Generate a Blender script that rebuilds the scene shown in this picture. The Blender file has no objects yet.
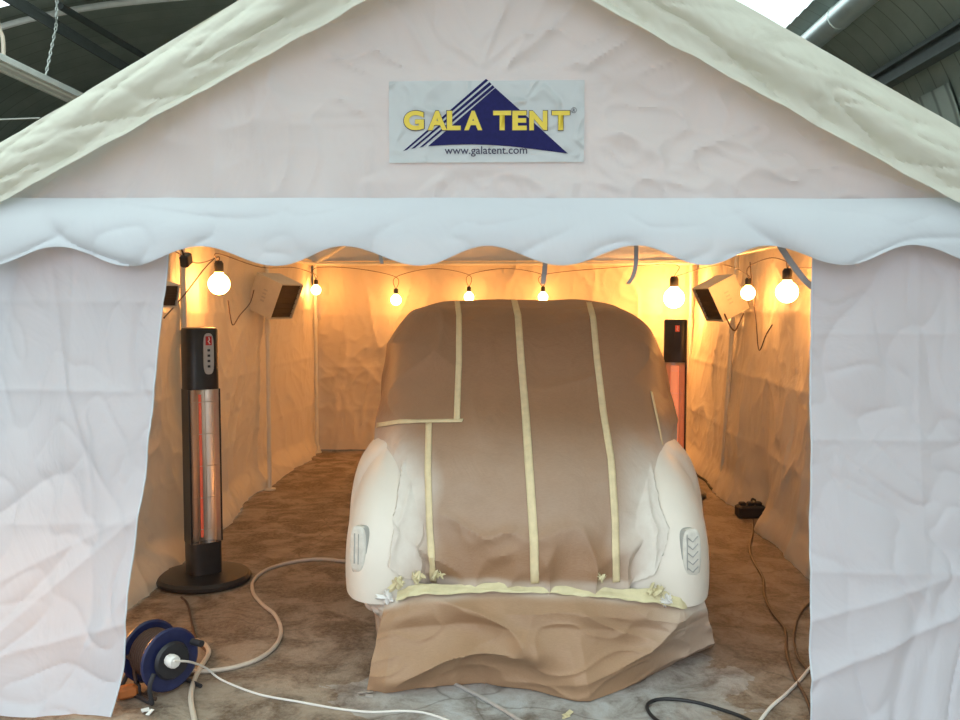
import bpy, math, random
from mathutils import Vector, Matrix, noise, Euler
from mathutils.bvhtree import BVHTree
random.seed(7)
C = bpy.context.scene.collection
PI = math.pi
# ---------------------------------------------------------------- camera
FPX, CAMZ, PITCH, YAW = 930.0, 1.6, 0.0635, 0.0322
cam_d = bpy.data.cameras.new('camera')
cam_d.sensor_width = 36.0
cam_d.lens = FPX / 960 * 36
cam_d.clip_start = 0.05
cam = bpy.data.objects.new('camera', cam_d)
C.objects.link(cam)
cam.location = (0, 0, CAMZ)
cam.rotation_euler = (PI/2 - PITCH, 0, YAW)
bpy.context.scene.camera = cam
CAMROT = Euler((PI/2 - PITCH, 0, YAW)).to_matrix()
CAMP = Vector((0, 0, CAMZ))

def ray(px, py):
    return (CAMROT @ Vector(((px-480)/FPX, -(py-360)/FPX, -1))).normalized()
def on_floor(px, py, z=0.0):
    r = ray(px, py); return CAMP + r*((z-CAMZ)/r.z)
def on_y(px, py, Y):
    r = ray(px, py); return CAMP + r*(Y/r.y)
def on_x(px, py, X):
    r = ray(px, py); return CAMP + r*(X/r.x)

# ---------------------------------------------------------------- materials
def nt(name):
    m = bpy.data.materials.new(name); m.use_nodes = True
    t = m.node_tree; t.nodes.clear()
    return m, t, t.nodes, t.links
def rgb(c): return (c[0], c[1], c[2], 1)
def coord(N, L, scale=(1, 1, 1), kind='Object'):
    tc = N.new('ShaderNodeTexCoord'); mp = N.new('ShaderNodeMapping')
    mp.inputs['Scale'].default_value = scale
    L.new(tc.outputs[kind], mp.inputs['Vector']); return mp.outputs['Vector']
def noise_n(N, L, vec, scale, detail=4, rough=.5, dist=0, kind='FBM'):
    n = N.new('ShaderNodeTexNoise'); n.noise_type = kind
    n.inputs['Scale'].default_value = scale; n.inputs['Detail'].default_value = detail
    n.inputs['Roughness'].default_value = rough; n.inputs['Distortion'].default_value = dist
    L.new(vec, n.inputs['Vector']); return n.outputs['Fac']
def ramp(N, L, fac, stops):
    r = N.new('ShaderNodeValToRGB'); e = r.color_ramp.elements
    while len(e) > 1: e.remove(e[-1])
    e[0].position = stops[0][0]; e[0].color = rgb(stops[0][1])
    for p, c in stops[1:]:
        k = e.new(p); k.color = rgb(c)
    L.new(fac, r.inputs['Fac']); return r.outputs['Color']
def mixc(N, L, fac, a, b, mode='MIX'):
    m = N.new('ShaderNodeMix'); m.data_type = 'RGBA'; m.blend_type = mode
    for sock, v in ((m.inputs[0], fac), (m.inputs[6], a), (m.inputs[7], b)):
        if isinstance(v, (int, float)): sock.default_value = v
        elif isinstance(v, tuple): sock.default_value = rgb(v)
        else: L.new(v, sock)
    return m.outputs[2]
def bump(N, L, h, strength, dist=.01, prev=None):
    b = N.new('ShaderNodeBump'); b.inputs['Strength'].default_value = strength
    b.inputs['Distance'].default_value = dist; L.new(h, b.inputs['Height'])
    if prev: L.new(prev, b.inputs['Normal'])
    return b.outputs['Normal']
def out(N, L, s):
    o = N.new('ShaderNodeOutputMaterial'); L.new(s, o.inputs['Surface'])

def simple(name, col, rough=.5, metal=0, var=.12, vs=8, bmp=.15, bs=60, emit=None, es=0, spec=.5, coat=0):
    m, t, N, L = nt(name)
    v = coord(N, L)
    f = noise_n(N, L, v, vs, 5, .6)
    lo = tuple(c*(1-var) for c in col); hi = tuple(min(1, c*(1+var)) for c in col)
    c = ramp(N, L, f, [(.3, lo), (.7, hi)])
    p = N.new('ShaderNodeBsdfPrincipled')
    L.new(c, p.inputs['Base Color']); p.inputs['Roughness'].default_value = rough
    p.inputs['Metallic'].default_value = metal; p.inputs['Specular IOR Level'].default_value = spec
    p.inputs['Coat Weight'].default_value = coat
    if bmp: L.new(bump(N, L, noise_n(N, L, v, bs, 3), bmp, .002), p.inputs['Normal'])
    if emit:
        p.inputs['Emission Color'].default_value = rgb(emit); p.inputs['Emission Strength'].default_value = es
    out(N, L, p.outputs[0]); return m

def fabric(name, col, trans=.3, tcol=None, rough=.42, b1=.5, scale=(1, 1, 1), cs=5.0, dirt=None):
    """woven polyethylene sheet: diffuse + translucent, crumpled by ridged noise"""
    m, t, N, L = nt(name)
    v = coord(N, L, scale)
    big = noise_n(N, L, v, 1.3, 3, .5, .4)
    c = ramp(N, L, big, [(.3, tuple(x*.96 for x in col)), (.7, col)])
    if dirt:
        d = noise_n(N, L, v, 3.2, 8, .7, .6)
        c = mixc(N, L, ramp(N, L, d, [(.60, (0, 0, 0)), (.72, (.55, .55, .55))]), c, dirt)
    rid = noise_n(N, L, v, cs, 3, .55, .9, 'RIDGED_MULTIFRACTAL')
    soft = noise_n(N, L, v, cs*.6, 4, .5, 1.2)
    fine = noise_n(N, L, v, 260, 2, .5)
    nrm = bump(N, L, soft, min(1, b1*1.3), .07)
    nrm = bump(N, L, rid, min(1, b1*.9), .022, nrm)
    nrm = bump(N, L, fine, .08, .001, nrm)
    p = N.new('ShaderNodeBsdfPrincipled'); L.new(c, p.inputs['Base Color'])
    p.inputs['Roughness'].default_value = rough; p.inputs['Specular IOR Level'].default_value = .35
    L.new(nrm, p.inputs['Normal'])
    tr = N.new('ShaderNodeBsdfTranslucent')
    if tcol: tr.inputs['Color'].default_value = rgb(tcol)
    else: L.new(c, tr.inputs['Color'])
    L.new(nrm, tr.inputs['Normal'])
    mx = N.new('ShaderNodeMixShader'); mx.inputs[0].default_value = trans
    L.new(p.outputs[0], mx.inputs[1]); L.new(tr.outputs[0], mx.inputs[2])
    out(N, L, mx.outputs[0]); return m

def kraft(name, col, spray_attr=True):
    m, t, N, L = nt(name)
    v = coord(N, L)
    f = noise_n(N, L, v, 4, 6, .6)
    c = ramp(N, L, f, [(.3, tuple(x*.88 for x in col)), (.7, col)])
    fib = noise_n(N, L, coord(N, L, (1, 14, 14)), 40, 3)
    c = mixc(N, L, .12, c, ramp(N, L, fib, [(.3, (.1, .07, .05)), (.7, (.6, .45, .3))]))
    if spray_attr:
        a = N.new('ShaderNodeAttribute'); a.attribute_name = 'overspray'
        ma = N.new('ShaderNodeMath'); ma.operation = 'MULTIPLY_ADD'
        sp = noise_n(N, L, v, 7, 5, .6)
        mm = N.new('ShaderNodeMath'); mm.operation = 'MULTIPLY'
        L.new(a.outputs['Fac'], mm.inputs[0])
        L.new(ramp(N, L, sp, [(.2, (.75,)*3), (.7, (1.15,)*3)]), mm.inputs[1]); mm.use_clamp = True
        c = mixc(N, L, mm.outputs[0], c, (.80, .755, .68))
    rid = noise_n(N, L, v, 6, 3, .5, 1.0, 'RIDGED_MULTIFRACTAL')
    soft = noise_n(N, L, v, 7, 4, .5, 1.0)
    nrm = bump(N, L, soft, .22, .03); nrm = bump(N, L, rid, .3, .014, nrm)
    p = N.new('ShaderNodeBsdfPrincipled'); L.new(c, p.inputs['Base Color'])
    p.inputs['Roughness'].default_value = .48; p.inputs['Specular IOR Level'].default_value = .4
    L.new(nrm, p.inputs['Normal'])
    tr = N.new('ShaderNodeBsdfTranslucent'); L.new(c, tr.inputs['Color'])
    mx = N.new('ShaderNodeMixShader'); mx.inputs[0].default_value = .06
    L.new(p.outputs[0], mx.inputs[1]); L.new(tr.outputs[0], mx.inputs[2])
    out(N, L, mx.outputs[0]); return m

M = {}
M['roof_cloth'] = fabric('roof_cloth', (.80, .82, .72), .20, cs=4, b1=.16, rough=.38)
M['gable_cloth'] = fabric('gable_cloth', (.80, .81, .85), .30, cs=3, b1=.22)
M['valance_cloth'] = fabric('valance_cloth', (.74, .80, .86), .18, cs=2.5, b1=.2)
M['door_cloth'] = fabric('door_cloth', (.70, .72, .79), .30, cs=3.5, b1=.22, scale=(1.2, 1, .8))
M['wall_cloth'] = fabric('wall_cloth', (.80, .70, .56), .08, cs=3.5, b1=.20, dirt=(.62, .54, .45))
M['kraft'] = kraft('kraft_paper', (.38, .21, .115))
M['skirt'] = kraft('kraft_skirt_paper', (.43, .26, .15))
M['white_paint'] = simple('white_primer', (.80, .745, .655), .45, var=.04, vs=3, bmp=.05)
M['lamp_paint'] = simple('lamp_overspray', (.70, .68, .61), .5, var=.12, vs=30)
M['lamp_dark'] = simple('lamp_gap', (.40, .40, .38), .6)
M['tape'] = simple('masking_tape', (.74, .62, .38), .55, var=.08, vs=25, bmp=.3, bs=90)
M['tape_y'] = simple('pale_yellow_tape', (.68, .61, .38), .55, var=.08, vs=25, bmp=.3, bs=90)
M['tyre'] = simple('tyre_rubber', (.02, .02, .02), .8)
M['rim'] = simple('wheel_rim', (.35, .34, .32), .5, .3)
M['steel_pole'] = simple('white_steel_pole', (.78, .76, .70), .35, .1, var=.05)
M['black'] = simple('black_metal', (.028, .026, .026), .35, .0, var=.2)
M['black_plastic'] = simple('black_plastic', (.025, .025, .03), .45, var=.2)
M['chrome'] = simple('reflector_metal', (.70, .60, .50), .30, .9, var=.05, bmp=0)
M['grey_plate'] = simple('grey_plate', (.52, .50, .48), .4, .3)
M['red'] = simple('red_badge', (.55, .03, .03), .4)
M['white_plastic'] = simple('white_plastic', (.80, .79, .76), .4, var=.04)
M['blue_reel'] = simple('navy_plastic', (.018, .024, .085), .4, var=.25, vs=20)
M['orange'] = simple('orange_plastic', (.50, .16, .04), .5)
M['cable_cream'] = simple('cream_cable', (.62, .53, .44), .5, var=.1)
M['cable_white'] = simple('white_cable', (.80, .77, .72), .45, var=.05)
M['cable_black'] = simple('black_cable', (.02, .02, .022), .5)
M['cable_brown'] = simple('brown_cable', (.09, .05, .035), .5)
M['cable_tan'] = simple('tan_cable', (.22, .14, .09), .5)
M['box_white'] = simple('box_casing', (.66, .62, .55), .5, .1, var=.08)
M['box_dark'] = simple('box_dark', (.05, .035, .025), .6)
M['strap'] = simple('grey_strap', (.36, .36, .36), .7, bmp=.4, bs=200)
M['navy'] = simple('navy_print', (.012, .013, .10), .6, var=.15, vs=60, bmp=.05, spec=.2)
M['yellow'] = simple('yellow_print', (.80, .62, .06), .45, var=.05, bmp=.05)
M['ink'] = simple('dark_print', (.03, .03, .08), .5, bmp=0)
M['galv'] = simple('galvanised', (.75, .82, .82), .30, .7, var=.1, vs=3)
M['tube_white'] = simple('white_fitting', (.86, .90, .90), .35, .1, var=.05)
M['beam'] = simple('dull_beam', (.10, .115, .115), .5, .3)
M['chain'] = simple('chain_metal', (.65, .68, .66), .35, .6)
M['element_red'] = simple('element_red', (.6, .1, .05), .5, emit=(1, .16, .09), es=.32)
M['element_hot'] = simple('element_hot', (.7, .25, .12), .5, emit=(1, .30, .14), es=.9)
BULB_S = 100.0
def bulb_mat(name, s):
    m, t, N, L = nt(name)
    e = N.new('ShaderNodeEmission'); e.inputs[0].default_value = (1, .41, .10, 1); e.inputs[1].default_value = s
    out(N, L, e.outputs[0]); return m
M['bulb'] = bulb_mat('glowing_bulb', BULB_S)
M['bulb_strong'] = bulb_mat('strong_glowing_bulb', BULB_S*2.4)

def patch_mat():
    m, t, N, L = nt('clear_plastic_patch')
    v = coord(N, L)
    rid = noise_n(N, L, v, 9, 3, .5, 1.2, 'RIDGED_MULTIFRACTAL')
    p = N.new('ShaderNodeBsdfPrincipled'); p.inputs['Base Color'].default_value = (.66, .72, .74, 1)
    p.inputs['Roughness'].default_value = .22
    L.new(bump(N, L, rid, .9, .02), p.inputs['Normal'])
    tr = N.new('ShaderNodeBsdfTranslucent'); tr.inputs['Color'].default_value = (.75, .82, .84, 1)
    mx = N.new('ShaderNodeMixShader'); mx.inputs[0].default_value = .25
    L.new(p.outputs[0], mx.inputs[1]); L.new(tr.outputs[0], mx.inputs[2])
    out(N, L, mx.outputs[0]); return m
M['patch'] = patch_mat()

def floor_mat():
    m, t, N, L = nt('dusty_concrete')
    v = coord(N, L)
    big = noise_n(N, L, v, .9, 6, .62, .3)
    mid = noise_n(N, L, v, 4.5, 8, .68, .5)
    fine = noise_n(N, L, v, 45, 6, .7)
    base = ramp(N, L, big, [(.3, (.24, .185, .14)), (.5, (.34, .27, .205)), (.72, (.42, .35, .28))])
    c = mixc(N, L, ramp(N, L, mid, [(.42, (0, 0, 0)), (.58, (1,)*3)]), base, (.12, .08, .052))
    c = mixc(N, L, ramp(N, L, fine, [(.4, (0, 0, 0)), (.75, (.5,)*3)]), c, (.44, .39, .33))
    # overspray dust around the car's tail: pale grey film with a shape of its own
    g = N.new('ShaderNodeVectorMath'); g.operation = 'SUBTRACT'; g.inputs[1].default_value = (.15, 3.7, 0)
    L.new(v, g.inputs[0])
    sc = N.new('ShaderNodeVectorMath'); sc.operation = 'MULTIPLY'; sc.inputs[1].default_value = (.66, .9, 0)
    L.new(g.outputs[0], sc.inputs[0])
    ln = N.new('ShaderNodeVectorMath'); ln.operation = 'LENGTH'; L.new(sc.outputs[0], ln.inputs[0])
    ad = N.new('ShaderNodeMath'); ad.operation = 'MULTIPLY_ADD'; ad.inputs[1].default_value = .9
    L.new(noise_n(N, L, v, 2.4, 6, .6, .4), ad.inputs[0]); L.new(ln.outputs['Value'], ad.inputs[2])
    film = ramp(N, L, ad.outputs[0], [(.65, (.92,)*3), (1.15, (.45,)*3), (1.5, (0, 0, 0))])
    patchy = ramp(N, L, mid, [(.40, (1, 1, 1)), (.66, (.15,)*3)])
    fm = mixc(N, L, 1.0, film, patchy, 'MULTIPLY')
    c = mixc(N, L, fm, c, (.52, .545, .56))
    crack = N.new('ShaderNodeTexVoronoi'); crack.feature = 'DISTANCE_TO_EDGE'; crack.inputs['Scale'].default_value = .8
    dv = N.new('ShaderNodeVectorMath'); dv.operation = 'MULTIPLY_ADD'; dv.inputs[1].default_value = (.3, .3, .3)
    nn = N.new('ShaderNodeTexNoise'); nn.inputs['Scale'].default_value = 3; L.new(v, nn.inputs['Vector'])
    L.new(nn.outputs['Color'], dv.inputs[0]); L.new(v, dv.inputs[2]); L.new(dv.outputs[0], crack.inputs['Vector'])
    ck = ramp(N, L, crack.outputs['Distance'], [(0, (.55,)*3), (.006, (0, 0, 0))])
    c = mixc(N, L, ck, c, (.10, .08, .06))
    p = N.new('ShaderNodeBsdfPrincipled'); L.new(c, p.inputs['Base Color'])
    L.new(ramp(N, L, mid, [(.3, (.75,)*3), (.7, (.55,)*3)]), p.inputs['Roughness'])
    n1 = bump(N, L, mid, .6, .03); n1 = bump(N, L, fine, .5, .008, n1)
    L.new(n1, p.inputs['Normal']); out(N, L, p.outputs[0]); return m
M['floor'] = floor_mat()

def clad_mat(name, a, b):
    m, t, N, L = nt(name)
    v = coord(N, L)
    f = noise_n(N, L, v, 1.6, 6, .65)
    w = N.new('ShaderNodeTexWave'); w.wave_type = 'BANDS'; w.bands_direction = 'Y'; w.inputs['Scale'].default_value = 1.05
    w.inputs['Distortion'].default_value = 0; L.new(v, w.inputs['Vector'])
    c = ramp(N, L, f, [(.3, a), (.7, b)])
    c = mixc(N, L, ramp(N, L, w.outputs['Fac'], [(.0, (.7,)*3), (.18, (0, 0, 0))]), c, tuple(x*.35 for x in a))
    p = N.new('ShaderNodeBsdfPrincipled'); L.new(c, p.inputs['Base Color']); p.inputs['Roughness'].default_value = .5
    p.inputs['Metallic'].default_value = .2
    out(N, L, p.outputs[0]); return m
M['clad'] = clad_mat('dark_cladding', (.28, .34, .32), (.42, .49, .46))
M['clad_left'] = simple('brown_dark_cladding', (.26, .275, .26), .6, .1, var=.3, vs=3)
M['clad_pale'] = clad_mat('pale_cladding', (.40, .47, .45), (.52, .60, .57))
def skylight_mat():
    m, t, N, L = nt('skylight_sheet')
    tr = N.new('ShaderNodeBsdfTransparent'); tr.inputs[0].default_value = (.86, .97, .90, 1)
    p = N.new('ShaderNodeBsdfPrincipled'); p.inputs['Base Color'].default_value = (.7, .8, .74, 1); p.inputs['Roughness'].default_value = .3
    mx = N.new('ShaderNodeMixShader'); mx.inputs[0].default_value = .2
    L.new(tr.outputs[0], mx.inputs[1]); L.new(p.outputs[0], mx.inputs[2]); out(N, L, mx.outputs[0]); return m
M['skylight'] = skylight_mat()

# ---------------------------------------------------------------- object helpers
def wloc(o):
    v = Vector((0, 0, 0))
    while o: v += o.location; o = o.parent
    return v
def tag(o, label=None, cat=None, group=None, kind=None):
    if label: o['label'] = label
    if cat: o['category'] = cat
    if group: o['group'] = group
    if kind: o['kind'] = kind
    return o
def thing(name, label, cat, loc=(0, 0, 0), rot=(0, 0, 0), group=None):
    o = bpy.data.objects.new(name, None); C.objects.link(o); o.empty_display_size = .1
    o.location = loc; o.rotation_euler = rot
    return tag(o, label, cat, group)
class MB:
    def __init__(s): s.v = []; s.f = []; s.attr = None
    def add(s, vs, fs):
        n = len(s.v); s.v += [Vector(p) for p in vs]; s.f += [tuple(i+n for i in q) for q in fs]; return s
    def box(s, c, d, R=None, bev=0.0):
        c = Vector(c); hx, hy, hz = d[0]/2, d[1]/2, d[2]/2
        if bev <= 0:
            vs = [Vector((x, y, z)) for z in (-hz, hz) for y in (-hy, hy) for x in (-hx, hx)]
            fs = [(0, 2, 3, 1), (4, 5, 7, 6), (0, 1, 5, 4), (2, 6, 7, 3), (0, 4, 6, 2), (1, 3, 7, 5)]
        else:
            b = bev; vs = []; rings = []
            for z, k in ((-hz, b), (-hz+b, 0), (hz-b, 0), (hz, b)):
                ring = []
                for sx, sy in ((1, 1), (-1, 1), (-1, -1), (1, -1)):
                    X, Y = sx*(hx-k), sy*(hy-k)
                    pts = [(X-0 if sx*sy > 0 else X-sx*b, Y-sy*b if sx*sy > 0 else Y), (X-sx*b if sx*sy > 0 else X, Y if sx*sy > 0 else Y-sy*b)]
                    for p in pts: ring.append(len(vs)); vs.append(Vector((p[0], p[1], z)))
                rings.append(ring)
            fs = [tuple(reversed(rings[0])), tuple(rings[-1])]
            for r0, r1 in zip(rings, rings[1:]):
                for i in range(8): fs.append((r0[i], r0[(i+1) % 8], r1[(i+1) % 8], r1[i]))
        if R: vs = [R @ p for p in vs]
        return s.add([p + c for p in vs], fs)
    def tube(s, pts, r, n=10, cap=True):
        pts = [Vector(p) for p in pts]; rs = r if isinstance(r, (list, tuple)) else [r]*len(pts)
        vs = []; fs = []; up = None
        for i, p in enumerate(pts):
            t = (pts[min(i+1, len(pts)-1)] - pts[max(i-1, 0)])
            if t.length < 1e-9: t = Vector((0, 0, 1))
            t.normalize()
            if up is None:
                up = Vector((0, 0, 1)) if abs(t.z) < .9 else Vector((1, 0, 0))
            a = up - t*up.dot(t)
            if a.length < 1e-6: a = t.orthogonal()
            a.normalize(); up = a; b = t.cross(a)
            for k in range(n):
                an = 2*PI*k/n; vs.append(p + (a*math.cos(an)+b*math.sin(an))*rs[i])
        for i in range(len(pts)-1):
            for k in range(n):
                k2 = (k+1) % n; fs.append((i*n+k, i*n+k2, (i+1)*n+k2, (i+1)*n+k))
        if cap:
            fs.append(tuple(reversed(range(n)))); m = (len(pts)-1)*n; fs.append(tuple(range(m, m+n)))
        return s.add(vs, fs)
    def lathe(s, prof, n=32, origin=(0, 0, 0), R=None, sx=1, sy=1):
        o = Vector(origin); vs = []; fs = []
        for r, z in prof:
            for k in range(n):
                a = 2*PI*k/n; p = Vector((r*math.cos(a)*sx, r*math.sin(a)*sy, z))
                vs.append((R @ p if R else p) + o)
        for i in range(len(prof)-1):
            for k in range(n):
                k2 = (k+1) % n; fs.append((i*n+k, i*n+k2, (i+1)*n+k2, (i+1)*n+k))
        if prof[0][0] > 1e-6: fs.append(tuple(reversed(range(n))))
        if prof[-1][0] > 1e-6: m = (len(prof)-1)*n; fs.append(tuple(range(m, m+n)))
        return s.add(vs, fs)
    def grid(s, fn, nu, nv):
        vs = [fn(i/nu, j/nv) for j in range(nv+1) for i in range(nu+1)]; fs = []
        for j in range(nv):
            for i in range(nu):
                a = j*(nu+1)+i; fs.append((a, a+1, a+nu+2, a+nu+1))
        return s.add(vs, fs)
    def build(s, name, mat, parent=None, smooth=True, world=True, bevel=0, angle=40):
        off = wloc(parent) if (parent and world) else Vector((0, 0, 0))
        me = bpy.data.meshes.new(name); me.from_pydata([p-off for p in s.v], [], s.f)
        me.materials.append(M[mat] if isinstance(mat, str) else mat)
        if smooth:
            for p in me.polygons: p.use_smooth = True
            try: me.set_sharp_from_angle(angle=math.radians(angle))
            except Exception: pass
        if s.attr:
            for k, vals in s.attr.items():
                a = me.attributes.new(k, 'FLOAT', 'POINT'); a.data.foreach_set('value', vals)
        me.update()
        o = bpy.data.objects.new(name, me); C.objects.link(o); o.parent = parent
        if bevel:
            b = o.modifiers.new('bevel', 'BEVEL'); b.width = bevel; b.segments = 2; b.limit_method = 'ANGLE'
        return o
def catmull(pts, n=8):
    pts = [Vector(p) for p in pts]; P = [pts[0]*2-pts[1]] + pts + [pts[-1]*2-pts[-2]]; R = []
    for i in range(1, len(P)-2):
        a, b, c, d = P[i-1:i+3]
        for k in range(n):
            t = k/n
            R.append(.5*((2*b)+(c-a)*t+(2*a-5*b+4*c-d)*t*t+(3*b-a-3*c+d)*t**3))
    R.append(pts[-1]); return R
def lerp_poly(pts, t):
    """pts [(key, value)], linear with smooth"""
    if t <= pts[0][0]: return pts[0][1]
    for (a, va), (b, vb) in zip(pts, pts[1:]):
        if t <= b:
            k = (t-a)/(b-a); return va+(vb-va)*k
    return pts[-1][1]
def sstep(a, b, x):
    t = max(0, min(1, (x-a)/(b-a))); return t*t*(3-2*t)
def nz(x, y, z=0): return noise.noise(Vector((x, y, z)))
def ridge(x, y, z=0, p=4): return (1-min(1, abs(nz(x, y, z))*1.8))**p
def crumple(a, b, seed, amp=1.0):
    wa = a + .35*nz(a*1.1, b*1.1, seed+5); wb = b + .35*nz(a*1.1, b*1.1, seed+9)
    return amp*(.026*nz(wa*1.4, wb*.9, seed) + .014*nz(wa*3.2, wb*2.4, seed+2) + .013*ridge(wa*2.6, wb*1.6, seed+3, 5)
                + .006*ridge(wa*6, wb*5, seed+7, 5))

# ---------------------------------------------------------------- hall (the setting)
HALL_R, HALL_L, HALL_B = 4.9, 8.5, 5.3
Y_NEAR, Y_FAR = -2.5, 22.0
mb = MB(); mb.grid(lambda u, v: Vector((-8.8+14*u, Y_NEAR-6 + (Y_FAR-Y_NEAR+7)*v, 0)), 4, 4)
tag(mb.build('floor', 'floor', None, False), kind='structure')
def arch(th, Y, r=0.0):
    c, s_ = math.cos(th), math.sin(th); A = (HALL_R if c > 0 else HALL_L)+r
    return Vector((A*math.copysign(math.sqrt(abs(c)), c), Y, (HALL_B+r)*math.sqrt(max(0, s_))))
def th_of_x(x): return math.acos(max(-1, min(1, math.copysign((x/(HALL_R if x > 0 else HALL_L))**2, x))))
SKY = [(1.7, 3.4, 4.0, 20.0), (-7.6, -5.7, 4.5, 10.7), (1.4, 3.4, -2.0, 3.4), (-5.4, -1.6, -2.0, 8.0)]  # last two skylights lie out of view, added for more overhead light
def hall_shell(name, t0, t1, nth, mat, y0=Y_NEAR, y1=Y_FAR):
    mb = MB(); step = .15
    ys = [y0 + i*step for i in range(int((y1-y0)/step)+1)]
    ths = [t0+(t1-t0)*i/nth for i in range(nth+1)]
    vs = []
    for j, Y in enumerate(ys):
        rr = .022 if j % 2 else -.022
        for th in ths: vs.append(arch(th, Y, rr))
    fs = []
    for j in range(len(ys)-1):
        for i in range(nth):
            xm = arch((ths[i]+ths[i+1])/2, 0).x; ym = (ys[j]+ys[j+1])/2
            if any(a < xm < b and c < ym < d for a, b, c, d in SKY): continue
            q = j*(nth+1)+i; fs.append((q, q+1, q+nth+2, q+nth+1))
    mb.add(vs, fs)
    return tag(mb.build(name, mat, None, True, angle=80), kind='structure')
TB = math.asin((3.86/HALL_B)**2)    # below this height the right side is clad in paler sheets
TE = math.asin((4.2/HALL_B)**2)
hall_shell('ceiling', TE, PI-math.radians(35), 90, 'clad')
hall_shell('wall_right', 0, TE, 30, 'clad')
hall_shell('wall_left', PI-math.radians(35), PI, 24, 'clad_left')
# pale cladding sheets between the ribs, low on the right side
for i in range(16):
    ya = 6.0+i*.95
    if ya > 18: break
    mb = MB(); mb.grid(lambda u, v: arch(.03+(TB-.03)*v, ya+.72*u, -.05), 6, 14)
    tag(mb.build('trim_%d' % (i+1), 'clad_pale'), kind='structure')
for i, (a, b, c, d) in enumerate(SKY):
    mb = MB(); ta, tb = th_of_x(a), th_of_x(b)
    mb.grid(lambda u, v: arch(ta+(tb-ta)*u, c+(d-c)*v, .03), 10, 8)
    tag(mb.build('window_%d' % (i+1), 'skylight'), kind='structure')  # includes the two unseen skylights added to light the tent from above
mb = MB(); mb.add([arch(PI*i/40, Y_FAR, .1) for i in range(41)], [tuple(range(41))])
tag(mb.build('wall_back', 'clad_left', None, False), kind='structure')

def bar_thing(name, label, cat, p0, p1, r, mat, n=14, group=None):
    mb = MB(); mb.tube([p0, p1], r, n); o = mb.build(name, mat); return tag(o, label, cat, group)
# big galvanised duct and eaves beams running down the hall
dx = 3.60; dz = dx/1.145
mb = MB(); mb.tube([(dx, 3.0, 1.6+dz-.04), (dx, 21.5, 1.6+dz-.04)], .135, 20)
for k in range(14): mb.tube([(dx, 4+k*1.3, 1.6+dz-.04), (dx, 4.05+k*1.3, 1.6+dz-.04)], .143, 20)
tag(mb.build('roof_duct', 'galv'), 'shiny galvanised round duct under the hall roof, beside the bright skylight at top right', 'duct')
zb = 4.20; xb = (zb-1.6)*1.63
mb = MB(); mb.box((xb, 12, zb), (.14, 19, .05)); mb.box((xb, 12, zb-.09), (.03, 19, .18)); mb.box((xb, 12, zb-.18), (.14, 19, .03))
tag(mb.build('steel_beam', 'beam', None, False), 'dull steel beam running along the right side of the hall roof', 'beam')
zb2 = 4.35; xb2 = -(zb2-1.6)*1.64
mb = MB(); mb.box((xb2, 12, zb2), (.09, 19, .03)); mb.box((xb2+.03, 12, zb2-.05), (.02, 19, .10))
tag(mb.build('steel_beam', 'beam', None, False), 'thin steel rail running along the left side of the hall roof above the hanging light fitting', 'beam')
# cross rafters following the arch (left side ones show at top left)
mb = MB(); n_ = 40
th0, th1 = th_of_x(-1.5), th_of_x(-7.9)
mb.tube([arch(th0+(th1-th0)*k/n_, 11.0, -.10) for k in range(n_+1)], .04, 8)
tag(mb.build('roof_rafter', 'tube_white'), 'pale curved rafter crossing the dark roof at top left', 'rafter')
bar_thing('roof_strut', 'dark diagonal strut under the roof at top left, beside the pale rafter', 'strut', on_y(60, 6, 10.2), on_y(160, 66, 12.6), .04, 'beam')

# hanging strip light fitting at top left with chains
fz = 3.72; fx = -(fz-1.6)*2.13
ft = thing('strip_light', 'long white strip light fitting hanging on chains at top left of the hall', 'light fitting', (fx, 7.9, fz))
mb = MB(); mb.box((fx, 7.9, fz), (.20, 4.6, .06), bev=.012); mb.build('casing', 'tube_white', ft, False)
mb = MB(); mb.tube([(fx+.06, 5.7, fz-.05), (fx+.06, 10.1, fz-.05)], .02, 12); mb.build('tube', 'white_plastic', ft)
mb = MB(); mb.box((fx-.11, 7.9, fz-.02), (.03, 4.6, .05)); mb.box((fx+.11, 7.9, fz-.02), (.03, 4.6, .05)); mb.build('reflector', 'tube_white', ft, False)
def chain(p0, p1, link=.05):
    mb = MB(); d = p1-p0; n = int(d.length/(link*.75)); t = d.normalized()
    for k in range(n):
        c = p0 + d*((k+.5)/n); side = t.orthogonal().normalized()
        if k % 2: side = t.cross(side)
        pts = []
        for q in range(9):
            a = 2*PI*q/8; pts.append(c + t*math.cos(a)*link*.5 + side*math.sin(a)*link*.22)
        mb.tube(pts, link*.11, 5, False)
    return mb
c0 = on_y(45, 79, 9.35); c0 = Vector((fx, c0.y, fz+.03))
yq = None
# chain foot sits on the casing where the photo shows it
best = min([5.8+.02*i for i in range(220)], key=lambda Y: abs((CAMROT.transposed() @ (Vector((fx, Y, fz+.03))-CAMP)).x / -(CAMROT.transposed() @ (Vector((fx, Y, fz+.03))-CAMP)).z - (45-480)/FPX))
foot = Vector((fx, best, fz+.03)); topc = on_y(56, 27, best+.05)
chain(foot, topc).build('hanging_chain', 'chain', ft)
chain(topc, Vector((topc.x+.03, topc.y, topc.z+.45))).build('hanging_chain', 'chain', ft)
best2 = min([5.0+.02*i for i in range(220)], key=lambda Y: abs((CAMROT.transposed() @ (Vector((fx, Y, fz+.03))-CAMP)).x / -(CAMROT.transposed() @ (Vector((fx, Y, fz+.03))-CAMP)).z - (4-480)/FPX))
foot2 = Vector((fx, best2, fz+.03))
mb = MB(); mb.tube(catmull([foot2, foot2+Vector((0, 0, .18)), foot2+Vector((-.04, 0, .34)), foot2+Vector((-.05, 0, .8))]), .018, 8)
mb.build('supply_cable', 'cable_cream', ft)
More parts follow.
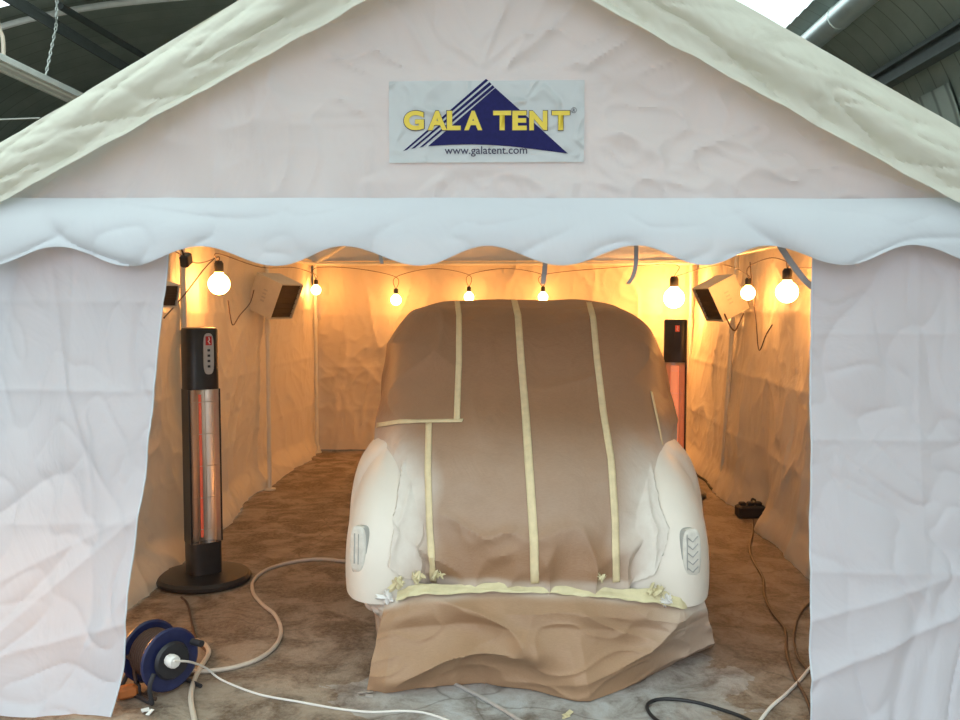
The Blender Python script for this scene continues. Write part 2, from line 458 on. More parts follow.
bar_thing('guy_wire', 'thin pale wire stretched low across the dark hall at far left', 'wire', Vector((-8.2, 7.5, on_y(-10, 123, 7.5).z-.1)), on_y(40, 118, 7.5), .006, 'chain', 6)

# ---------------------------------------------------------------- tent
CX, Y0, Y1 = -.10, 3.75, 9.80
XL, XR = -2.08, 1.90
tent = thing('party_tent', 'large white fabric party tent with printed gable and open front', 'tent', (CX, Y0, 0))
AX = -.115                     # ridge x
def roofz(x): return 3.296 - .565*abs(x-AX)
def hemz(x): return 2.985 - (.522 if x < AX else .552)*abs(x-AX)
# roof cover: two slopes + hanging front edge
mb = MB()
def slope_fn(u, v):
    x = AX-2.25 + 4.5*u; Y = 3.66+(9.95-3.66)*v
    z = roofz(x) - .02*math.sin(PI*((v*3) % 1)) + .006*nz(x*2, Y*1.5, 3)
    if abs(x-AX) < .06: z = roofz(AX+.06)
    return Vector((x, Y, z))
mb.grid(slope_fn, 60, 60)
mb.build('roof_cover', 'roof_cloth', tent)
def flap_fn(u, v):
    x = AX-2.3 + 4.6*u
    zt, zb_ = roofz(x), hemz(x)
    if abs(x-AX) < .05: zt = roofz(AX+.05)
    along = abs(x-AX)
    zb_ += .010*nz(x*3, 0, 1)+.006*nz(x*9, 0, 4)
    z = zt+(zb_-zt)*v
    w = v*(1-.2*v)
    y = 3.655 - .030*math.sin(PI*min(1, v*1.15))*1.0
    # long folds running with the rafter, plus puckers at the hem
    f = along*1.1
    y += (.030*nz(f*.9, v*2.2+f*.5, 2+(x > AX)) + .030*ridge(f*1.2, v*2.2-f*.45, 5+(x > AX), 5) + .016*ridge(f*3+v, v*2.5+f, 15+(x > AX), 6) + .006*ridge(f*9+v*2, v*6-f*2, 18, 5) + .010*nz(f*6, v*3, 7)*w
          + .014*ridge(f*5, v*4+f*1.5, 11, 5)*w) * (0.25+w)*(1-.75*sstep(.75, 1, v))
    y -= .012*w
    return Vector((x, y, z))
mb = MB(); mb.grid(flap_fn, 420, 26)
mb.build('roof_edge_flap', 'roof_cloth', tent)

# gable panel: triangle behind the flap, tension wrinkles round the logo
LOGO_C = (-.097, 2.318)
def gable_disp(x, z):
    dx_, dz_ = (x-LOGO_C[0])/.40, (z-LOGO_C[1])/.18
    r = math.sqrt((x-LOGO_C[0])**2+((z-LOGO_C[1])*1.6)**2); a = math.atan2((z-LOGO_C[1])*1.6, x-LOGO_C[0])
    k = sstep(1.0, 1.35, max(abs(dx_), abs(dz_)))
    d = .016*ridge(math.cos(a)*4+.8*nz(x*2, z*2, 12), math.sin(a)*4, r*1.8, 4)*(.5+.8*nz(x*1.7, z*1.7, 44))*math.exp(-(r-.4)*1.0)
    d += .006*nz(math.cos(a)*3, math.sin(a)*3, r*1.1)
    d += 1.7*crumple(x*1.0, z*1.2, 31)
    return -d*k
def gable_fn(u, v):
    z = 1.985+(3.25-1.985)*v
    half = max(.004, (roofz(0)+.0-0, 0)[0]*0 + (3.285-z)/.565)
    x = AX + (2*u-1)*min(half, 2.22)
    return Vector((x, Y0+.05+gable_disp(x, z), z))
mb = MB(); mb.grid(gable_fn, 300, 110)
mb.build('gable_panel', 'gable_cloth', tent)

# logo patch with print
yp = Y0+.042
lp = None
x0, x1, z0, z1 = -.489, .296, 2.157, 2.481
mb = MB()
mb.grid(lambda u, v: Vector((x0+(x1-x0)*u, yp-.0015*ridge(u*6, v*3, 2, 3), z0+(z1-z0)*v)), 120, 50)
lp = mb.build('logo_patch', 'patch', tent); lp['label'] = 'pale plastic patch printed with the blue triangle and yellow letters'
def LP(px, py, d=.0035):
    p = on_y(px, py, yp-d); return p
def poly(name, pix, mat, parent, d=.0035, th=.0006):
    pts = [LP(x, y, d) for x, y in pix]; n = len(pts)
    mb = MB(); mb.add(pts + [p+Vector((0, th, 0)) for p in pts], [tuple(range(n)), tuple(range(2*n-1, n-1, -1))] + [(i, i+n, (i+1) % n+n, (i+1) % n) for i in range(n)])
    return mb.build(name, mat, parent, False)
# pixel frame of the zoom: x = 380+X*220/960, y = 70+Y*100/436
def Z(X, Y): return (380+X*220/960, 70+Y*100/436)
arc = []
for k in range(13):
    t = k/12; X = 820+(210-820)*t; Yv = 364+(332-364)*t - 24*math.sin(PI*t)*(.6+.4*t); arc.append((X, Yv))
poly('blue_triangle', [Z(*p) for p in [(503, 78), (600, 165)] + arc], 'navy', lp)
for (a, b, c, d) in (((463, 38), (472, 44), (118, 350), (100, 354)), ((478, 52), (487, 60), (152, 342), (135, 345)), ((492, 66), (500, 74), (188, 336), (172, 338))):
    w = 8
    poly('blue_stripe', [Z(*p) for p in (a, (b[0], b[1]+2), (c[0], c[1]-2), d)], 'navy', lp, .0034)
def text_part(name, s, px0, px1, py0, py1, mat, parent, d, bold=0.0, ext=.0003):
    """text fitted to the rectangle px0..px1 x py0(top)..py1(bottom) on the patch"""
    cu = bpy.data.curves.new(name, 'FONT'); cu.body = s; cu.offset = bold; cu.extrude = 0.0; cu.size = 1.0
    tmp = bpy.data.objects.new('tmp_text', cu); C.objects.link(tmp)
    dg = bpy.context.evaluated_depsgraph_get(); me = bpy.data.meshes.new_from_object(tmp.evaluated_get(dg))
    bpy.data.objects.remove(tmp); bpy.data.curves.remove(cu)
    xs = [v.co.x for v in me.vertices]; ys = [v.co.y for v in me.vertices]
    a, b, c_, d_ = min(xs), max(xs), min(ys), max(ys)
    A, B = LP(px0, py0, d), LP(px1, py1, d); off = wloc(parent)
    for v in me.vertices:
        u = (v.co.x-a)/(b-a); w = (v.co.y-c_)/(d_-c_)
        v.co = Vector((A.x+(B.x-A.x)*u, A.y, B.z+(A.z-B.z)*w)) - off
    me.materials.clear(); me.materials.append(M[mat]); me.name = name
    o = bpy.data.objects.new(name, me); C.objects.link(o); o.parent = parent
    return o
def letters(word, spans, py0, py1):
    for ch, (a, b) in zip(word, spans):
        xa, ya = Z(a, py0); xb_, yb = Z(b, py1)
        text_part('letter', ch, xa-.7, xb_+.7, ya-.7, yb+.7, 'ink', lp, .0042, .052)['label'] = 'dark outline of the letter ' + ch
        text_part('letter', ch, xa, xb_, ya, yb, 'yellow', lp, .0050, .045)['label'] = 'yellow letter ' + ch
letters('GALATENT', [(104, 192), (208, 292), (292, 352), (368, 446), (494, 572), (578, 640), (652, 730), (750, 828)], 178, 262)
xa, ya = Z(282, 333); xb_, yb = Z(642, 376)
text_part('web_address', 'www.galatent.com', xa, xb_, ya, yb, 'ink', lp, .0045, .006)
xa, ya = Z(836, 163); xb_, yb = Z(857, 186)
cx_, cy_ = Z(846, 175)
mb = MB(); pts = [LP(cx_+2.6*math.cos(2*PI*k/20), cy_+2.6*math.sin(2*PI*k/20), .0042) for k in range(21)]
mb.tube(pts, .0008, 5, False); mb.build('registered_mark', 'ink', lp)
text_part('registered_mark', 'R', cx_-1.2, cx_+1.2, cy_-1.5, cy_+1.5, 'ink', lp, .0045, .01)

# scalloped valance over the door
HI = [57, 200, 343, 487, 637, 769, 912]; LOW = [-15, 128, 275, 420, 562, 705, 845, 990]
keys = []
for p in HI: keys.append((on_y(p, 245, 3.66).x, 1.815))
for p in LOW: keys.append((on_y(p, 265, 3.66).x, 1.738))
keys = sorted(keys)
def scal(x):
    if x <= keys[0][0]: return keys[0][1]
    for (a, va), (b, vb) in zip(keys, keys[1:]):
        if x <= b:
            k = (x-a)/(b-a); k = .5-.5*math.cos(PI*k); return va+(vb-va)*k
    return keys[-1][1]
def val_fn(u, v):
    x = -2.12+4.15*u; zt = 2.012-.012*(x+1.4)/3+.004*nz(x*2, 0, 2); zb_ = scal(x)
    k = min(1, v/.94)
    z = zt+(zb_-zt)*k
    y = 3.69-.035*math.sin(PI*.6*k) + .022*nz(x*1.6, z*2.5, 8)*k + .030*ridge(x*1.2+z*1.5, z*3, 15, 5)*k + .012*nz(x*5, z*3, 3)*k + .012*ridge(x*3-z*4, z*5+x, 19, 5)*k
    y += .03*(1-k)**4
    if v > .94: y += (v-.94)/.06*.05; z += .012*(v-.94)/.06
    return Vector((x, y, z))
mb = MB(); mb.grid(val_fn, 340, 34)
mb.build('scalloped_valance', 'valance_cloth', tent)
# soft inner hem strip hanging behind the valance
mb = MB(); mb.grid(lambda u, v: Vector((-2.0+3.9*u, 3.80+.006*nz(u*30, v*2), 2.0-.165*v)), 80, 4)
mb.build('door_header', 'valance_cloth', tent)

# front door panels
LE = [(1.83, -1.391), (1.48, -1.420), (.90, -1.455), (.53, -1.49), (.19, -1.50), (0, -1.53)]
def left_edge(z): return lerp_poly([(-a, b) for a, b in LE], -z)
def door_fn(side):
    def fn(u, v):
        z = .008+(1.99-.008)*v
        e = left_edge(z)-.0+.006*nz(0, z*4, 4) if side < 0 else 1.207-.062*(1-v)**1.6+.004*nz(3, z*3, 4)
        x = (-2.20+(e+2.20)*u) if side < 0 else (e+(2.12-e)*u)
        low = (1-v)
        y = 3.77-(.38 if side < 0 else .30)*low**1.6
        y += 1.9*crumple(x*1.1, z*.9, 40+side*3)*(.35+.65*low)
        for zc, am in (((1.60, .007), (1.24, .008), (.72, .006)) if side < 0 else ((1.47, .006), (1.05, .007), (.55, .007))):
            y -= am*math.exp(-abs(z-zc-.008*nz(x*2, zc))/.022)
        for xc, am in (((-1.78, .006),) if side < 0 else ((1.62, .005),)):
            y -= am*math.exp(-abs(x-xc-.01*nz(z*2, xc))/.022)
        if side > 0: # diagonal creases low on the right panel
            for (m_, c_, am) in ((.42, -.33, .02), (.30, .02, .014), (-.9, 1.9, .010)):
                dd = (z-(m_*x+c_))/math.sqrt(1+m_*m_); y -= am*math.exp(-abs(dd)/.03)*sstep(1.2, .2, z)
        else:
            for (m_, c_, am) in ((.85, 2.0, .016), (.5, 1.5, .012), (.25, .72, .014), (1.4, 2.55, .010)):
                dd = (z-(m_*x+c_))/math.sqrt(1+m_*m_); y -= am*math.exp(-abs(dd)/.03)*sstep(1.3, .3, z)
        if z < .25: y += .05*nz(x*4, z*3, 9)*sstep(.3, .0, z)
        y = max(3.36, min(3.785, y))
        return Vector((x, y, z))
    return fn
for s_ in (-1, 1):
    mb = MB(); mb.grid(door_fn(s_), 110, 230)
    o = mb.build('door_panel', 'door_cloth', tent)
    # stitched hem along the free edge
    fn = door_fn(s_); u = 1.0 if s_ < 0 else 0.0
    mb = MB(); mb.tube([fn(u, k/80) for k in range(81)], .004, 6); mb.build('door_hem', 'valance_cloth', o)

# side walls and back wall
def side_fn(side):
    def fn(u, v):
        Y = 3.85+(9.78-3.85)*u; z = .004+(2.03-.004)*v
        low = 1-v
        if side < 0: x = XL-.07*math.sin(PI*low)*0-.10*sstep(5.5, 7.5, Y)*low*(1-sstep(8, 9.7, Y))
        else: x = XR+.04-.16*low**1.3+.17*math.exp(-((Y-6.84)/.22)**2)*low**5
        d = 1.3*crumple(Y*1.0, z*.9, 60+side*5)
        for yp_ in (5.75, 7.75): d += .022*math.exp(-abs(Y-yp_)/.05)
        for zc, am in ((1.52, .010), (1.02, .010), (.52, .008)): d += am*math.exp(-abs(z-zc-.015*nz(Y*1.5, zc))/.025)
        d += .012*math.sin(Y*14+2*nz(Y, z))*sstep(1.5, 2.0, z)*.6
        # the hem kicks inwards over the floor
        k = sstep(.22, 0, z); d += (.09 if side < 0 else .05)*k*(1+.6*nz(Y*1.3, 7))
        zz = z + k*max(0, .025*nz(Y*1.8, 3))
        return Vector((x-side*d, Y, zz))
    return fn
for s_ in (-1, 1):
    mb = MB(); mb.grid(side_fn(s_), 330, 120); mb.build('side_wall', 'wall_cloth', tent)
def back_fn(u, v):
    x = XL+(XR+.05-XL)*u; z = .015+(2.02-.015)*v
    y = Y1 - 1.7*crumple(x*1.3, z*.9, 90) - .02*math.exp(-abs(x-AX)/.04)
    for zc in (1.45, .9, .45): y -= .008*math.exp(-abs(z-zc-.01*nz(x*2, zc))/.025)
    z += sstep(.15, 0, z)*max(0, .03*nz(x*2.5, 5))
    return Vector((x, y, z))
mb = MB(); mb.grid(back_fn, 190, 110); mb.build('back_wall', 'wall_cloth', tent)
mb = MB(); mb.add([(AX-2.2, Y1+.03, 2.0), (AX+2.2, Y1+.03, 2.0), (AX, Y1+.03, 3.27)], [(0, 1, 2)]); mb.build('rear_gable_panel', 'gable_cloth', tent, False)

# frame
PL, PR = XL+.045, XR-.035
def pole(p0, p1, r=.019, name='pole'):
    mb = MB(); mb.tube([p0, p1], r, 12); return mb.build(name, 'steel_pole', tent)
for Y in (3.84, 5.75, 7.75, 9.68):
    for x in (PL, PR):
        b = Vector((x, Y, .006)); 
        sh = .10 if x > 0 and abs(Y-7.75) < .1 else 0
        b.x -= sh
        o = pole(b, (x, Y, 1.97))
        mb = MB(); mb.tube([(x-sh, Y, .0), (x-sh, Y, .012)], .05, 16); mb.build('foot_plate', 'steel_pole', o)
        mb = MB(); mb.tube([Vector((x-sh*.33, Y, 1.33)), Vector((x-sh*.29, Y, 1.42))], .026, 12); mb.build('pole_joint', 'steel_pole', o)
for x in (PL, PR): pole((x, 3.84, 1.985), (x, 9.68, 1.985), name='rail')
for Y in (3.84, 9.68): pole((PL, Y, 1.985), (PR, Y, 1.985), name='rail')
pole((AX, 3.84, 3.18), (AX, 9.68, 3.18), name='rail')
for Y in (3.84, 5.75, 7.75, 9.68):
    for x in (PL, PR): pole((x, Y, 1.985), (AX, Y, 3.17), name='rafter_pole')

# grey tie straps hanging below the valance
def ribbon(pts, w, name, mat, parent, side=Vector((1, 0, 0)), th=.0015):
    mb = MB(); pts = catmull(pts, 6); vs = []; fs = []
    for p in pts:
        for q in (-w/2, w/2): vs += [p+side*q, p+side*q+Vector((0, th, 0))]
    for i in range(len(pts)-1):
        a = i*4; b = a+4; fs += [(a, a+2, b+2, b), (a+1, b+1, b+3, a+3), (a, b, b+1, a+1), (a+2, a+3, b+3, b+2)]
    mb.add(vs, fs); return mb.build(name, mat, parent)
def S(px, py, Y=3.82): return on_y(px, py, Y)
ribbon([S(545, 240), S(545, 265), S(543, 284)], .020, 'tie_strap', 'strap', tent)
ribbon([S(636, 238), S(636, 262), S(633, 276), S(628, 284)], .018, 'tie_strap', 'strap', tent)
ribbon([S(376, 240), S(380, 255), S(382, 264)], .014, 'tie_strap', 'strap', tent)
ribbon([S(774, 236), S(788, 258), S(803, 278), S(813, 288)], .026, 'tie_strap', 'strap', tent, Vector((.85, 0, .5)))

# ---------------------------------------------------------------- bulbs and their cable
bulb_group = 'glowing bulbs strung round the tent wall'
def make_bulb(loc, label, mat='bulb', r=.052):
    t = thing('light_bulb', label, 'light bulb', loc, group=bulb_group)
    mb = MB()
    prof = [(.0, -r)] + [(r*math.sin(a), -r*math.cos(a)) for a in [PI*k/14 for k in range(1, 12)]] + [(r*.42, r*.95), (r*.36, r*1.15)]
    mb.lathe(prof, 24); mb.build('globe', mat, t, world=False)
    mb = MB(); mb.lathe([(r*.40, r*1.08), (r*.44, r*1.15), (r*.44, r*1.9), (r*.30, r*2.15), (0, r*2.15)], 16); mb.build('socket', 'black_plastic', t, world=False)
    return t
B = [(on_x(219, 284, -1.90), 'large glowing bulb on the left wall above the tall black heater', 'bulb', .070),
     (on_y(316, 290, 9.50), 'small glowing bulb in the far left corner of the tent', 'bulb', .050),
     (on_y(396, 300, 9.55), 'glowing bulb on back wall just left of the wrapped car roof', 'bulb', .055),
     (on_y(469, 297, 9.55), 'glowing bulb peeping over the car roof, left of the middle tape strip', 'bulb', .050),
     (on_y(543, 297, 9.55), 'glowing bulb peeping over the car roof, right of the middle tape strip', 'bulb', .050),
     (on_y(674, 298, 9.30), 'brightest white-hot bulb just above the right-hand heater', 'bulb_strong', .10),
     (on_x(748, 293, 1.74), 'glowing bulb beside the tilted box on the right wall', 'bulb', .052),
     (on_x(787, 292, 1.72), 'large glowing bulb nearest the right door panel', 'bulb', .068)]
B.append((Vector((-1.93, 3.98, .36)), 'warm bulb glowing through the bottom left of the left door panel', 'bulb', .05))
bl = []
for p, lab, m_, r in B: bl.append((make_bulb(p, lab, m_, r), r))
def cable(name, pts, r, mat, label, cat='cable', n=8, group=None, sub=8):
    mb = MB(); mb.tube(catmull(pts, sub), r, n); return tag(mb.build(name, mat), label, cat, group)
def btop(i): o, r = bl[i]; return o.location+Vector((0, 0, r*2.1))
def up(v, d): return v+Vector((0, 0, d))
a = btop(0); c2 = btop(1)
cable('festoon_cable', [Vector((-1.93, 4.6, 1.93)), on_x(172, 250, -1.93), on_x(192, 262, -1.93), on_x(205, 262, -1.93), up(a, .03), a, up(a, .05), Vector((-1.93, 7.2, 1.86)), Vector((-1.95, 8.4, 1.90)), up(c2, .05), c2],
      .0035, 'cable_tan', 'thin bulb cable looping along the top of the left tent wall')
pts = [btop(1)]
for i in (2, 3, 4, 5):
    m_ = (pts[-1]+btop(i))/2; m_.z = 1.93; pts += [up(pts[-1], .12), m_, up(btop(i), .12), btop(i)]
cable('festoon_cable', pts, .0035, 'cable_tan', 'thin bulb cable looping along the tent back wall above the car')
a, b = btop(6), btop(7)
cable('festoon_cable', [btop(5), Vector((1.76, 8.6, 1.9)), on_x(722, 265, 1.77), on_x(735, 268, 1.76), up(a, .02), a, up(a, .08), on_x(770, 258, 1.76), up(b, .04), b, up(b, .06), on_x(800, 268, 1.78), Vector((1.80, 4.7, 1.80))],
      .0035, 'cable_tan', 'thin bulb cable looping along the top of the right tent wall')
cable('wire', [on_x(215, 258, -1.88), on_x(205, 268, -1.88), on_x(185, 294, -1.88), on_x(164, 318, -1.88)], .004, 'cable_brown', 'thin dark wire slanting down the left wall beside the large bulb')
cable('wire', [on_x(228, 300, -1.9), on_x(230, 314, -1.9), on_x(233, 325, -1.9), on_x(240, 315, -1.9), on_x(250, 303, -1.9), on_x(254, 290, -1.9)], .004, 'cable_brown', 'thin dark V-shaped wire between the large bulb and the left box')
cable('wire', [on_x(750, 262, 1.76), on_x(752, 285, 1.78), on_x(756, 320, 1.78), on_x(759, 350, 1.78), on_x(766, 335, 1.78), on_x(772, 325, 1.78)], .004, 'cable_brown', 'thin dark wire hanging down the right wall between two bulbs')
# small black junction block at top left
jb = thing('junction_block', 'small black connector block hanging at top of left wall beside the door panel', 'connector', on_x(186, 260, -1.9))
mb = MB(); mb.box((0, 0, 0), (.05, .09, .07), bev=.008); mb.build('casing', 'black_plastic', jb, False, world=False)
mb = MB(); mb.tube([(0, -.02, .03), (0, -.06, .10)], .006, 8); mb.build('cord', 'cable_brown', jb, world=False)
jb.rotation_euler = (.35, 0, 0)

# box-shaped units on the walls
def wall_box(loc, label, rz, ry, mirror, shelf=True, s=1.0):
    t = thing('wall_box', label, 'box', loc, (0, ry, rz), 'pale boxes with a dark open face hung on the tent walls')
    sg = 1 if mirror else -1                     # dark face looks along sg*x
    D, W_, H_ = .24*s, .30*s, .29*s
    mb = MB(); th = .008
    mb.box((0, 0, H_/2-th/2), (D, W_, th)); mb.box((0, 0, -H_/2+th/2), (D, W_, th))
    mb.box((0, W_/2-th/2, 0), (D, th, H_-2*th)); mb.box((0, -W_/2+th/2, 0), (D, th, H_-2*th))
    mb.box((-sg*(D/2-th/2), 0, 0), (th, W_-2*th, H_-2*th)); mb.build('casing', 'box_white', t, False, world=False)
    mb = MB(); mb.box((sg*D*.16, 0, 0), (D*.5, W_-2*th-.002, H_-2*th-.002)); o = mb.build('core', 'box_dark', t, False, world=False)
    mb = MB()
    for k in range(6): mb.box((sg*D*.43, 0, -H_/2+.04+k*(H_-.08)/5), (.006, W_-2*th, .006))
    mb.build('grille', 'box_dark', t, False, world=False)
    mb = MB()
    for k in range(4): mb.box((0, -W_/2-.001, .05-k*.03), (.035, .002, .012))
    mb.build('printed_mark', 'grey_plate', t, False, world=False)
    mb = MB(); mb.tube([(-sg*D*.5, 0, -.02), (-sg*(D*.5+.05), 0, -.05)], .012, 8); mb.box((-sg*(D*.5+.055), 0, -.05), (.012, .08, .12)); mb.build('bracket', 'steel_pole', t, world=False)
    return t
pL = on_y(275, 296, 7.55); wall_box(pL, 'pale tilted box with dark open face hung on the left tent wall', math.radians(-20), math.radians(23), True, s=1.05)
pR = on_y(720, 298, 7.35); wall_box(pR, 'pale tilted box with dark open face hung on the right wall above the heater', math.radians(14), math.radians(-27), False, s=1.0)
pE = on_x(163, 294, -1.80); wall_box(pE, 'pale box half hidden behind the left door panel edge', math.radians(-20), math.radians(12), True, s=.42)
cable('wire', [pR+Vector((.0, -.16, -.12)), pR+Vector((.05, -.15, -.22)), pR+Vector((.09, -.13, -.25)), pR+Vector((.12, -.12, -.20)), pR+Vector((.16, -.1, -.12))], .006, 'cable_brown', 'dark looped wire dangling under the right-hand tilted box')

# ---------------------------------------------------------------- standing heaters
def heater(loc, rz, label, hot):
    t = thing('standing_heater', label, 'heater', loc, (0, 0, rz))
    k = dict(world=False)
    mb = MB(); mb.lathe([(0, 0), (.245, 0), (.262, .012), (.264, .030), (.25, .046), (.18, .054), (.0, .058)], 48); mb.build('base', 'black', t, **k)
    W_, D_ = .185, .15; z0_, z1_ = .05, 1.452
    def sec(inset=0):
        pts = []; n = 28
        for i in range(n):
            a = 2*PI*i/n; p = 4.0
            x = (W_/2-inset)*math.copysign(abs(math.cos(a))**(2/p), math.cos(a)); y = (D_/2-inset)*math.copysign(abs(math.sin(a))**(2/p), math.sin(a))
            pts.append((x, y))
        return pts
    def prism(mb, zs):
        vs = []; n = 28
        for z, ins in zs: vs += [Vector((x, y, z)) for x, y in sec(ins)]
        fs = [tuple(reversed(range(n))), tuple(range((len(zs)-1)*n, len(zs)*n))]
        for j in range(len(zs)-1):
            for i in range(n): fs.append((j*n+i, j*n+(i+1) % n, (j+1)*n+(i+1) % n, (j+1)*n+i))
        mb.add(vs, fs)
    # column: back shell full height, closed head and foot, open window in front
    zg0, zg1 = .235, 1.105
    mb = MB(); prism(mb, [(z0_, 0), (zg0, 0)]); prism(mb, [(zg1, 0), (z1_-.015, 0), (z1_-.004, .006), (z1_, .02)])
    mb.box((0, .035, (zg0+zg1)/2), (W_-.012, .055, zg1-zg0)); mb.box((-W_/2+.004, -.01, (zg0+zg1)/2), (.008, .10, zg1-zg0)); mb.box((W_/2-.004, -.01, (zg0+zg1)/2), (.008, .10, zg1-zg0))
    mb.build('column', 'black', t, **k)
    # curved reflector
    def rf(u, v):
        a = PI*u; return Vector((-.082*math.cos(a), -.062+.060*math.sin(a), zg0+(zg1-zg0)*v))
    mb = MB(); mb.grid(rf, 16, 2); r = mb.build('reflector', 'chrome', t, **k)
    mb = MB(); mb.tube([(-.018 if not hot else 0, -.036, zg0+.03), (-.018 if not hot else 0, -.036, zg1-.03)], .008 if not hot else .032, 14)
    mb.build('heating_element', 'element_hot' if hot else 'element_red', t, **k)
    mb = MB()
    for x in (-.045, .0, .045): mb.tube([(x, -.062, zg0), (x, -.066, (zg0+zg1)/2), (x, -.062, zg1)], .0022, 6)
    for i in range(5): z = zg0+.08+i*.18; mb.tube([(-.075, -.060, z), (0, -.066, z), (.075, -.060, z)], .0018, 6)
    mb.build('guard_wire', 'chrome', t, **k)
    # control plate
    mb = MB(); n = 24; pts = []
    for i in range(n):
        a = 2*PI*i/n; pts.append((.030*math.copysign(abs(math.cos(a))**.7, math.cos(a))+.02, 1.305+.115*math.copysign(abs(math.sin(a))**.45, math.sin(a))))
    vs = [Vector((x, -D_/2-.001, z)) for x, z in pts]+[Vector((x, -D_/2-.007, z)) for x, z in pts]
    mb.add(vs, [tuple(range(n, 2*n)), tuple(reversed(range(n)))]+[(i, (i+1) % n, (i+1) % n+n, i+n) for i in range(n)])
    cp = mb.build('control_plate', 'grey_plate' if not hot else 'black', t, False, **k)
    mb = MB(); mb.box((.02, -D_/2-.009, 1.378), (.034, .004, .050)); b = mb.build('badge', 'red' if not hot else 'element_red', cp, False, world=False)
    mb = MB(); mb.tube([(.026, -D_/2-.012, 1.360), (.016, -D_/2-.012, 1.375), (.024, -D_/2-.012, 1.382), (.020, -D_/2-.012, 1.398)], .003, 6); mb.build('badge_mark', 'white_plastic', cp, world=False)
    for i in range(4):
        mb = MB(); mb.box((.02, -D_/2-.009, 1.325-i*.03), (.014, .004, .013)); mb.build('button', 'black_plastic', cp, False, world=False)
    return t
hl = on_floor(204, 581); heater((hl.x, hl.y, 0), math.radians(40), 'tall black standing heater with round base and grey control plate, left of car', False)
heater((1.345, 7.6, 0), math.radians(-14), 'tall black standing heater with glowing orange panel behind car on right', True)

# ---------------------------------------------------------------- car
KX = .075
car = thing('car', 'old rounded white car seen from behind, its upper body wrapped in brown paper', 'car', (KX, 5.9, 0))
prof = [(3.97, .30), (3.88, .36), (3.85, .46), (3.86, .58), (3.90, .72), (3.99, .86), (4.13, .97), (4.32, 1.07), (4.50, 1.17), (4.66, 1.29),
        (4.80, 1.41), (4.95, 1.505), (5.15, 1.555), (5.55, 1.582), (6.0, 1.57), (6.28, 1.50), (6.52, 1.30), (6.76, 1.08), (7.0, .985), (7.5, .93), (7.9, .82), (8.08, .62), (8.1, .34)]
pp = catmull([(0, y, z) for y, z in prof], 10)
arcl = [0]
for a, b in zip(pp, pp[1:]): arcl.append(arcl[-1]+(b-a).length)
LT = arcl[-1]
def pf(s):
    s = max(0, min(LT, s))
    lo, hi = 0, len(arcl)-1
    while hi-lo > 1:
        m = (lo+hi)//2
        if arcl[m] <= s: lo = m
        else: hi = m
    k = (s-arcl[lo])/max(1e-9, arcl[hi]-arcl[lo]); p = pp[lo].lerp(pp[hi], k)
    return p
def pfn(s):
    t = pf(s+.06)-pf(s-.06); t.normalize(); return p_rot(t)
def p_rot(t): return Vector((0, -t.z, t.y))
def s_at(Y=None, z=None, after=0):
    for i in range(len(pp)):
        if arcl[i] < after: continue
        if Y is not None and pp[i].y >= Y and arcl[i] > .05: return arcl[i]
        if z is not None and pp[i].z >= z and arcl[i] > .05: return arcl[i]
    return LT
S_ = {k: s_at(z=k) for k in (.42, .72, .97, 1.17, 1.41, 1.5)}
WK = [(0, .48), (S_[.42], .52), (S_[.72], .56), (S_[.97], .64), (S_[1.17], .70), (S_[1.41], .690), (S_[1.5], .685), (s_at(Y=5.5, after=1.5), .69), (s_at(Y=6.5, after=1.5), .66), (s_at(Y=7.2, after=1.5), .58), (LT, .42)]
DK = [(0, .25), (S_[.72], .34), (S_[.97], .42), (S_[1.17], .50), (S_[1.5], .62), (s_at(Y=6.3, after=1.5), .62), (s_at(Y=7.0, after=1.5), .40), (LT, .3)]
PK = [(0, 3.0), (S_[.97], 3.4), (S_[1.41], 5.2), (s_at(Y=6.3, after=1.5), 5.6), (LT, 2.6)]
def hull(t, s, offs=0.0):
    """t in -1..1 across, s arclength"""
    W_, D_, p = lerp_poly(WK, s), lerp_poly(DK, s), lerp_poly(PK, s)
    a = t*PI/2
    sx = math.copysign(abs(math.sin(a))**(2/p), a); c = abs(math.cos(a))**(2/p)
    drop = D_*(1-c)
    n = pfn(s); q = pf(s)
    flare = 1+.20*drop
    base = Vector((KX+W_*sx*flare, q.y, q.z)) - n*drop
    # outward direction in the section plane
    o = Vector((math.copysign(abs(math.sin(a))**(2-2/p), a), 0, 0)) + n*(abs(math.cos(a))**(2-2/p)); 
    if o.length > 1e-6: o.normalize()
    return base+o*offs, o
def tpar(u):   # distribute samples evenly enough
    return 2*u-1
mb = MB(); mb.grid(lambda u, v: hull(tpar(u), LT*v)[0], 64, 170); mb.build('body', 'white_paint', car)
# floor pan closes the hull underneath
mb = MB(); mb.box((KX, 6.0, .36), (1.16, 3.9, .10), bev=.03); mb.build('underbody', 'tyre', car, False)

def fender_fn(side, yc, ay, ax, xo, zt, zlo):
    def fn(u, v):
        a = 2*PI*u
        k = (1-min(.9995, v)**2.5)**(1/2.3)
        kk = (1-min(.9995, v)**3.2)**(1/2.2)
        p = 3.4
        cx_ = math.copysign(abs(math.cos(a))**(2/p), math.cos(a)); sy_ = math.copysign(abs(math.sin(a))**(2/p), math.sin(a))
        x = xo+side*.0+ax*kk*cx_ - side*.06*v**2; y = yc+ay*k*sy_ + .10*v*(1 if sy_ < 0 else -1)*0
        arch_ = max(0, 1-((y-yc)/.40)**2)
        zl = zlo+.36*math.sqrt(arch_)*(.5+.5*side*math.cos(a)) if arch_ > 0 else zlo
        zl = min(zl, zlo+.36)
        z = zl+(zt-zl)*v
        # slight tuck under at the bottom
        return Vector((x-side*.006*(1-v)**6, y+.012*(1-v)**6*(1 if sy_ < 0 else -1), z))
    return fn
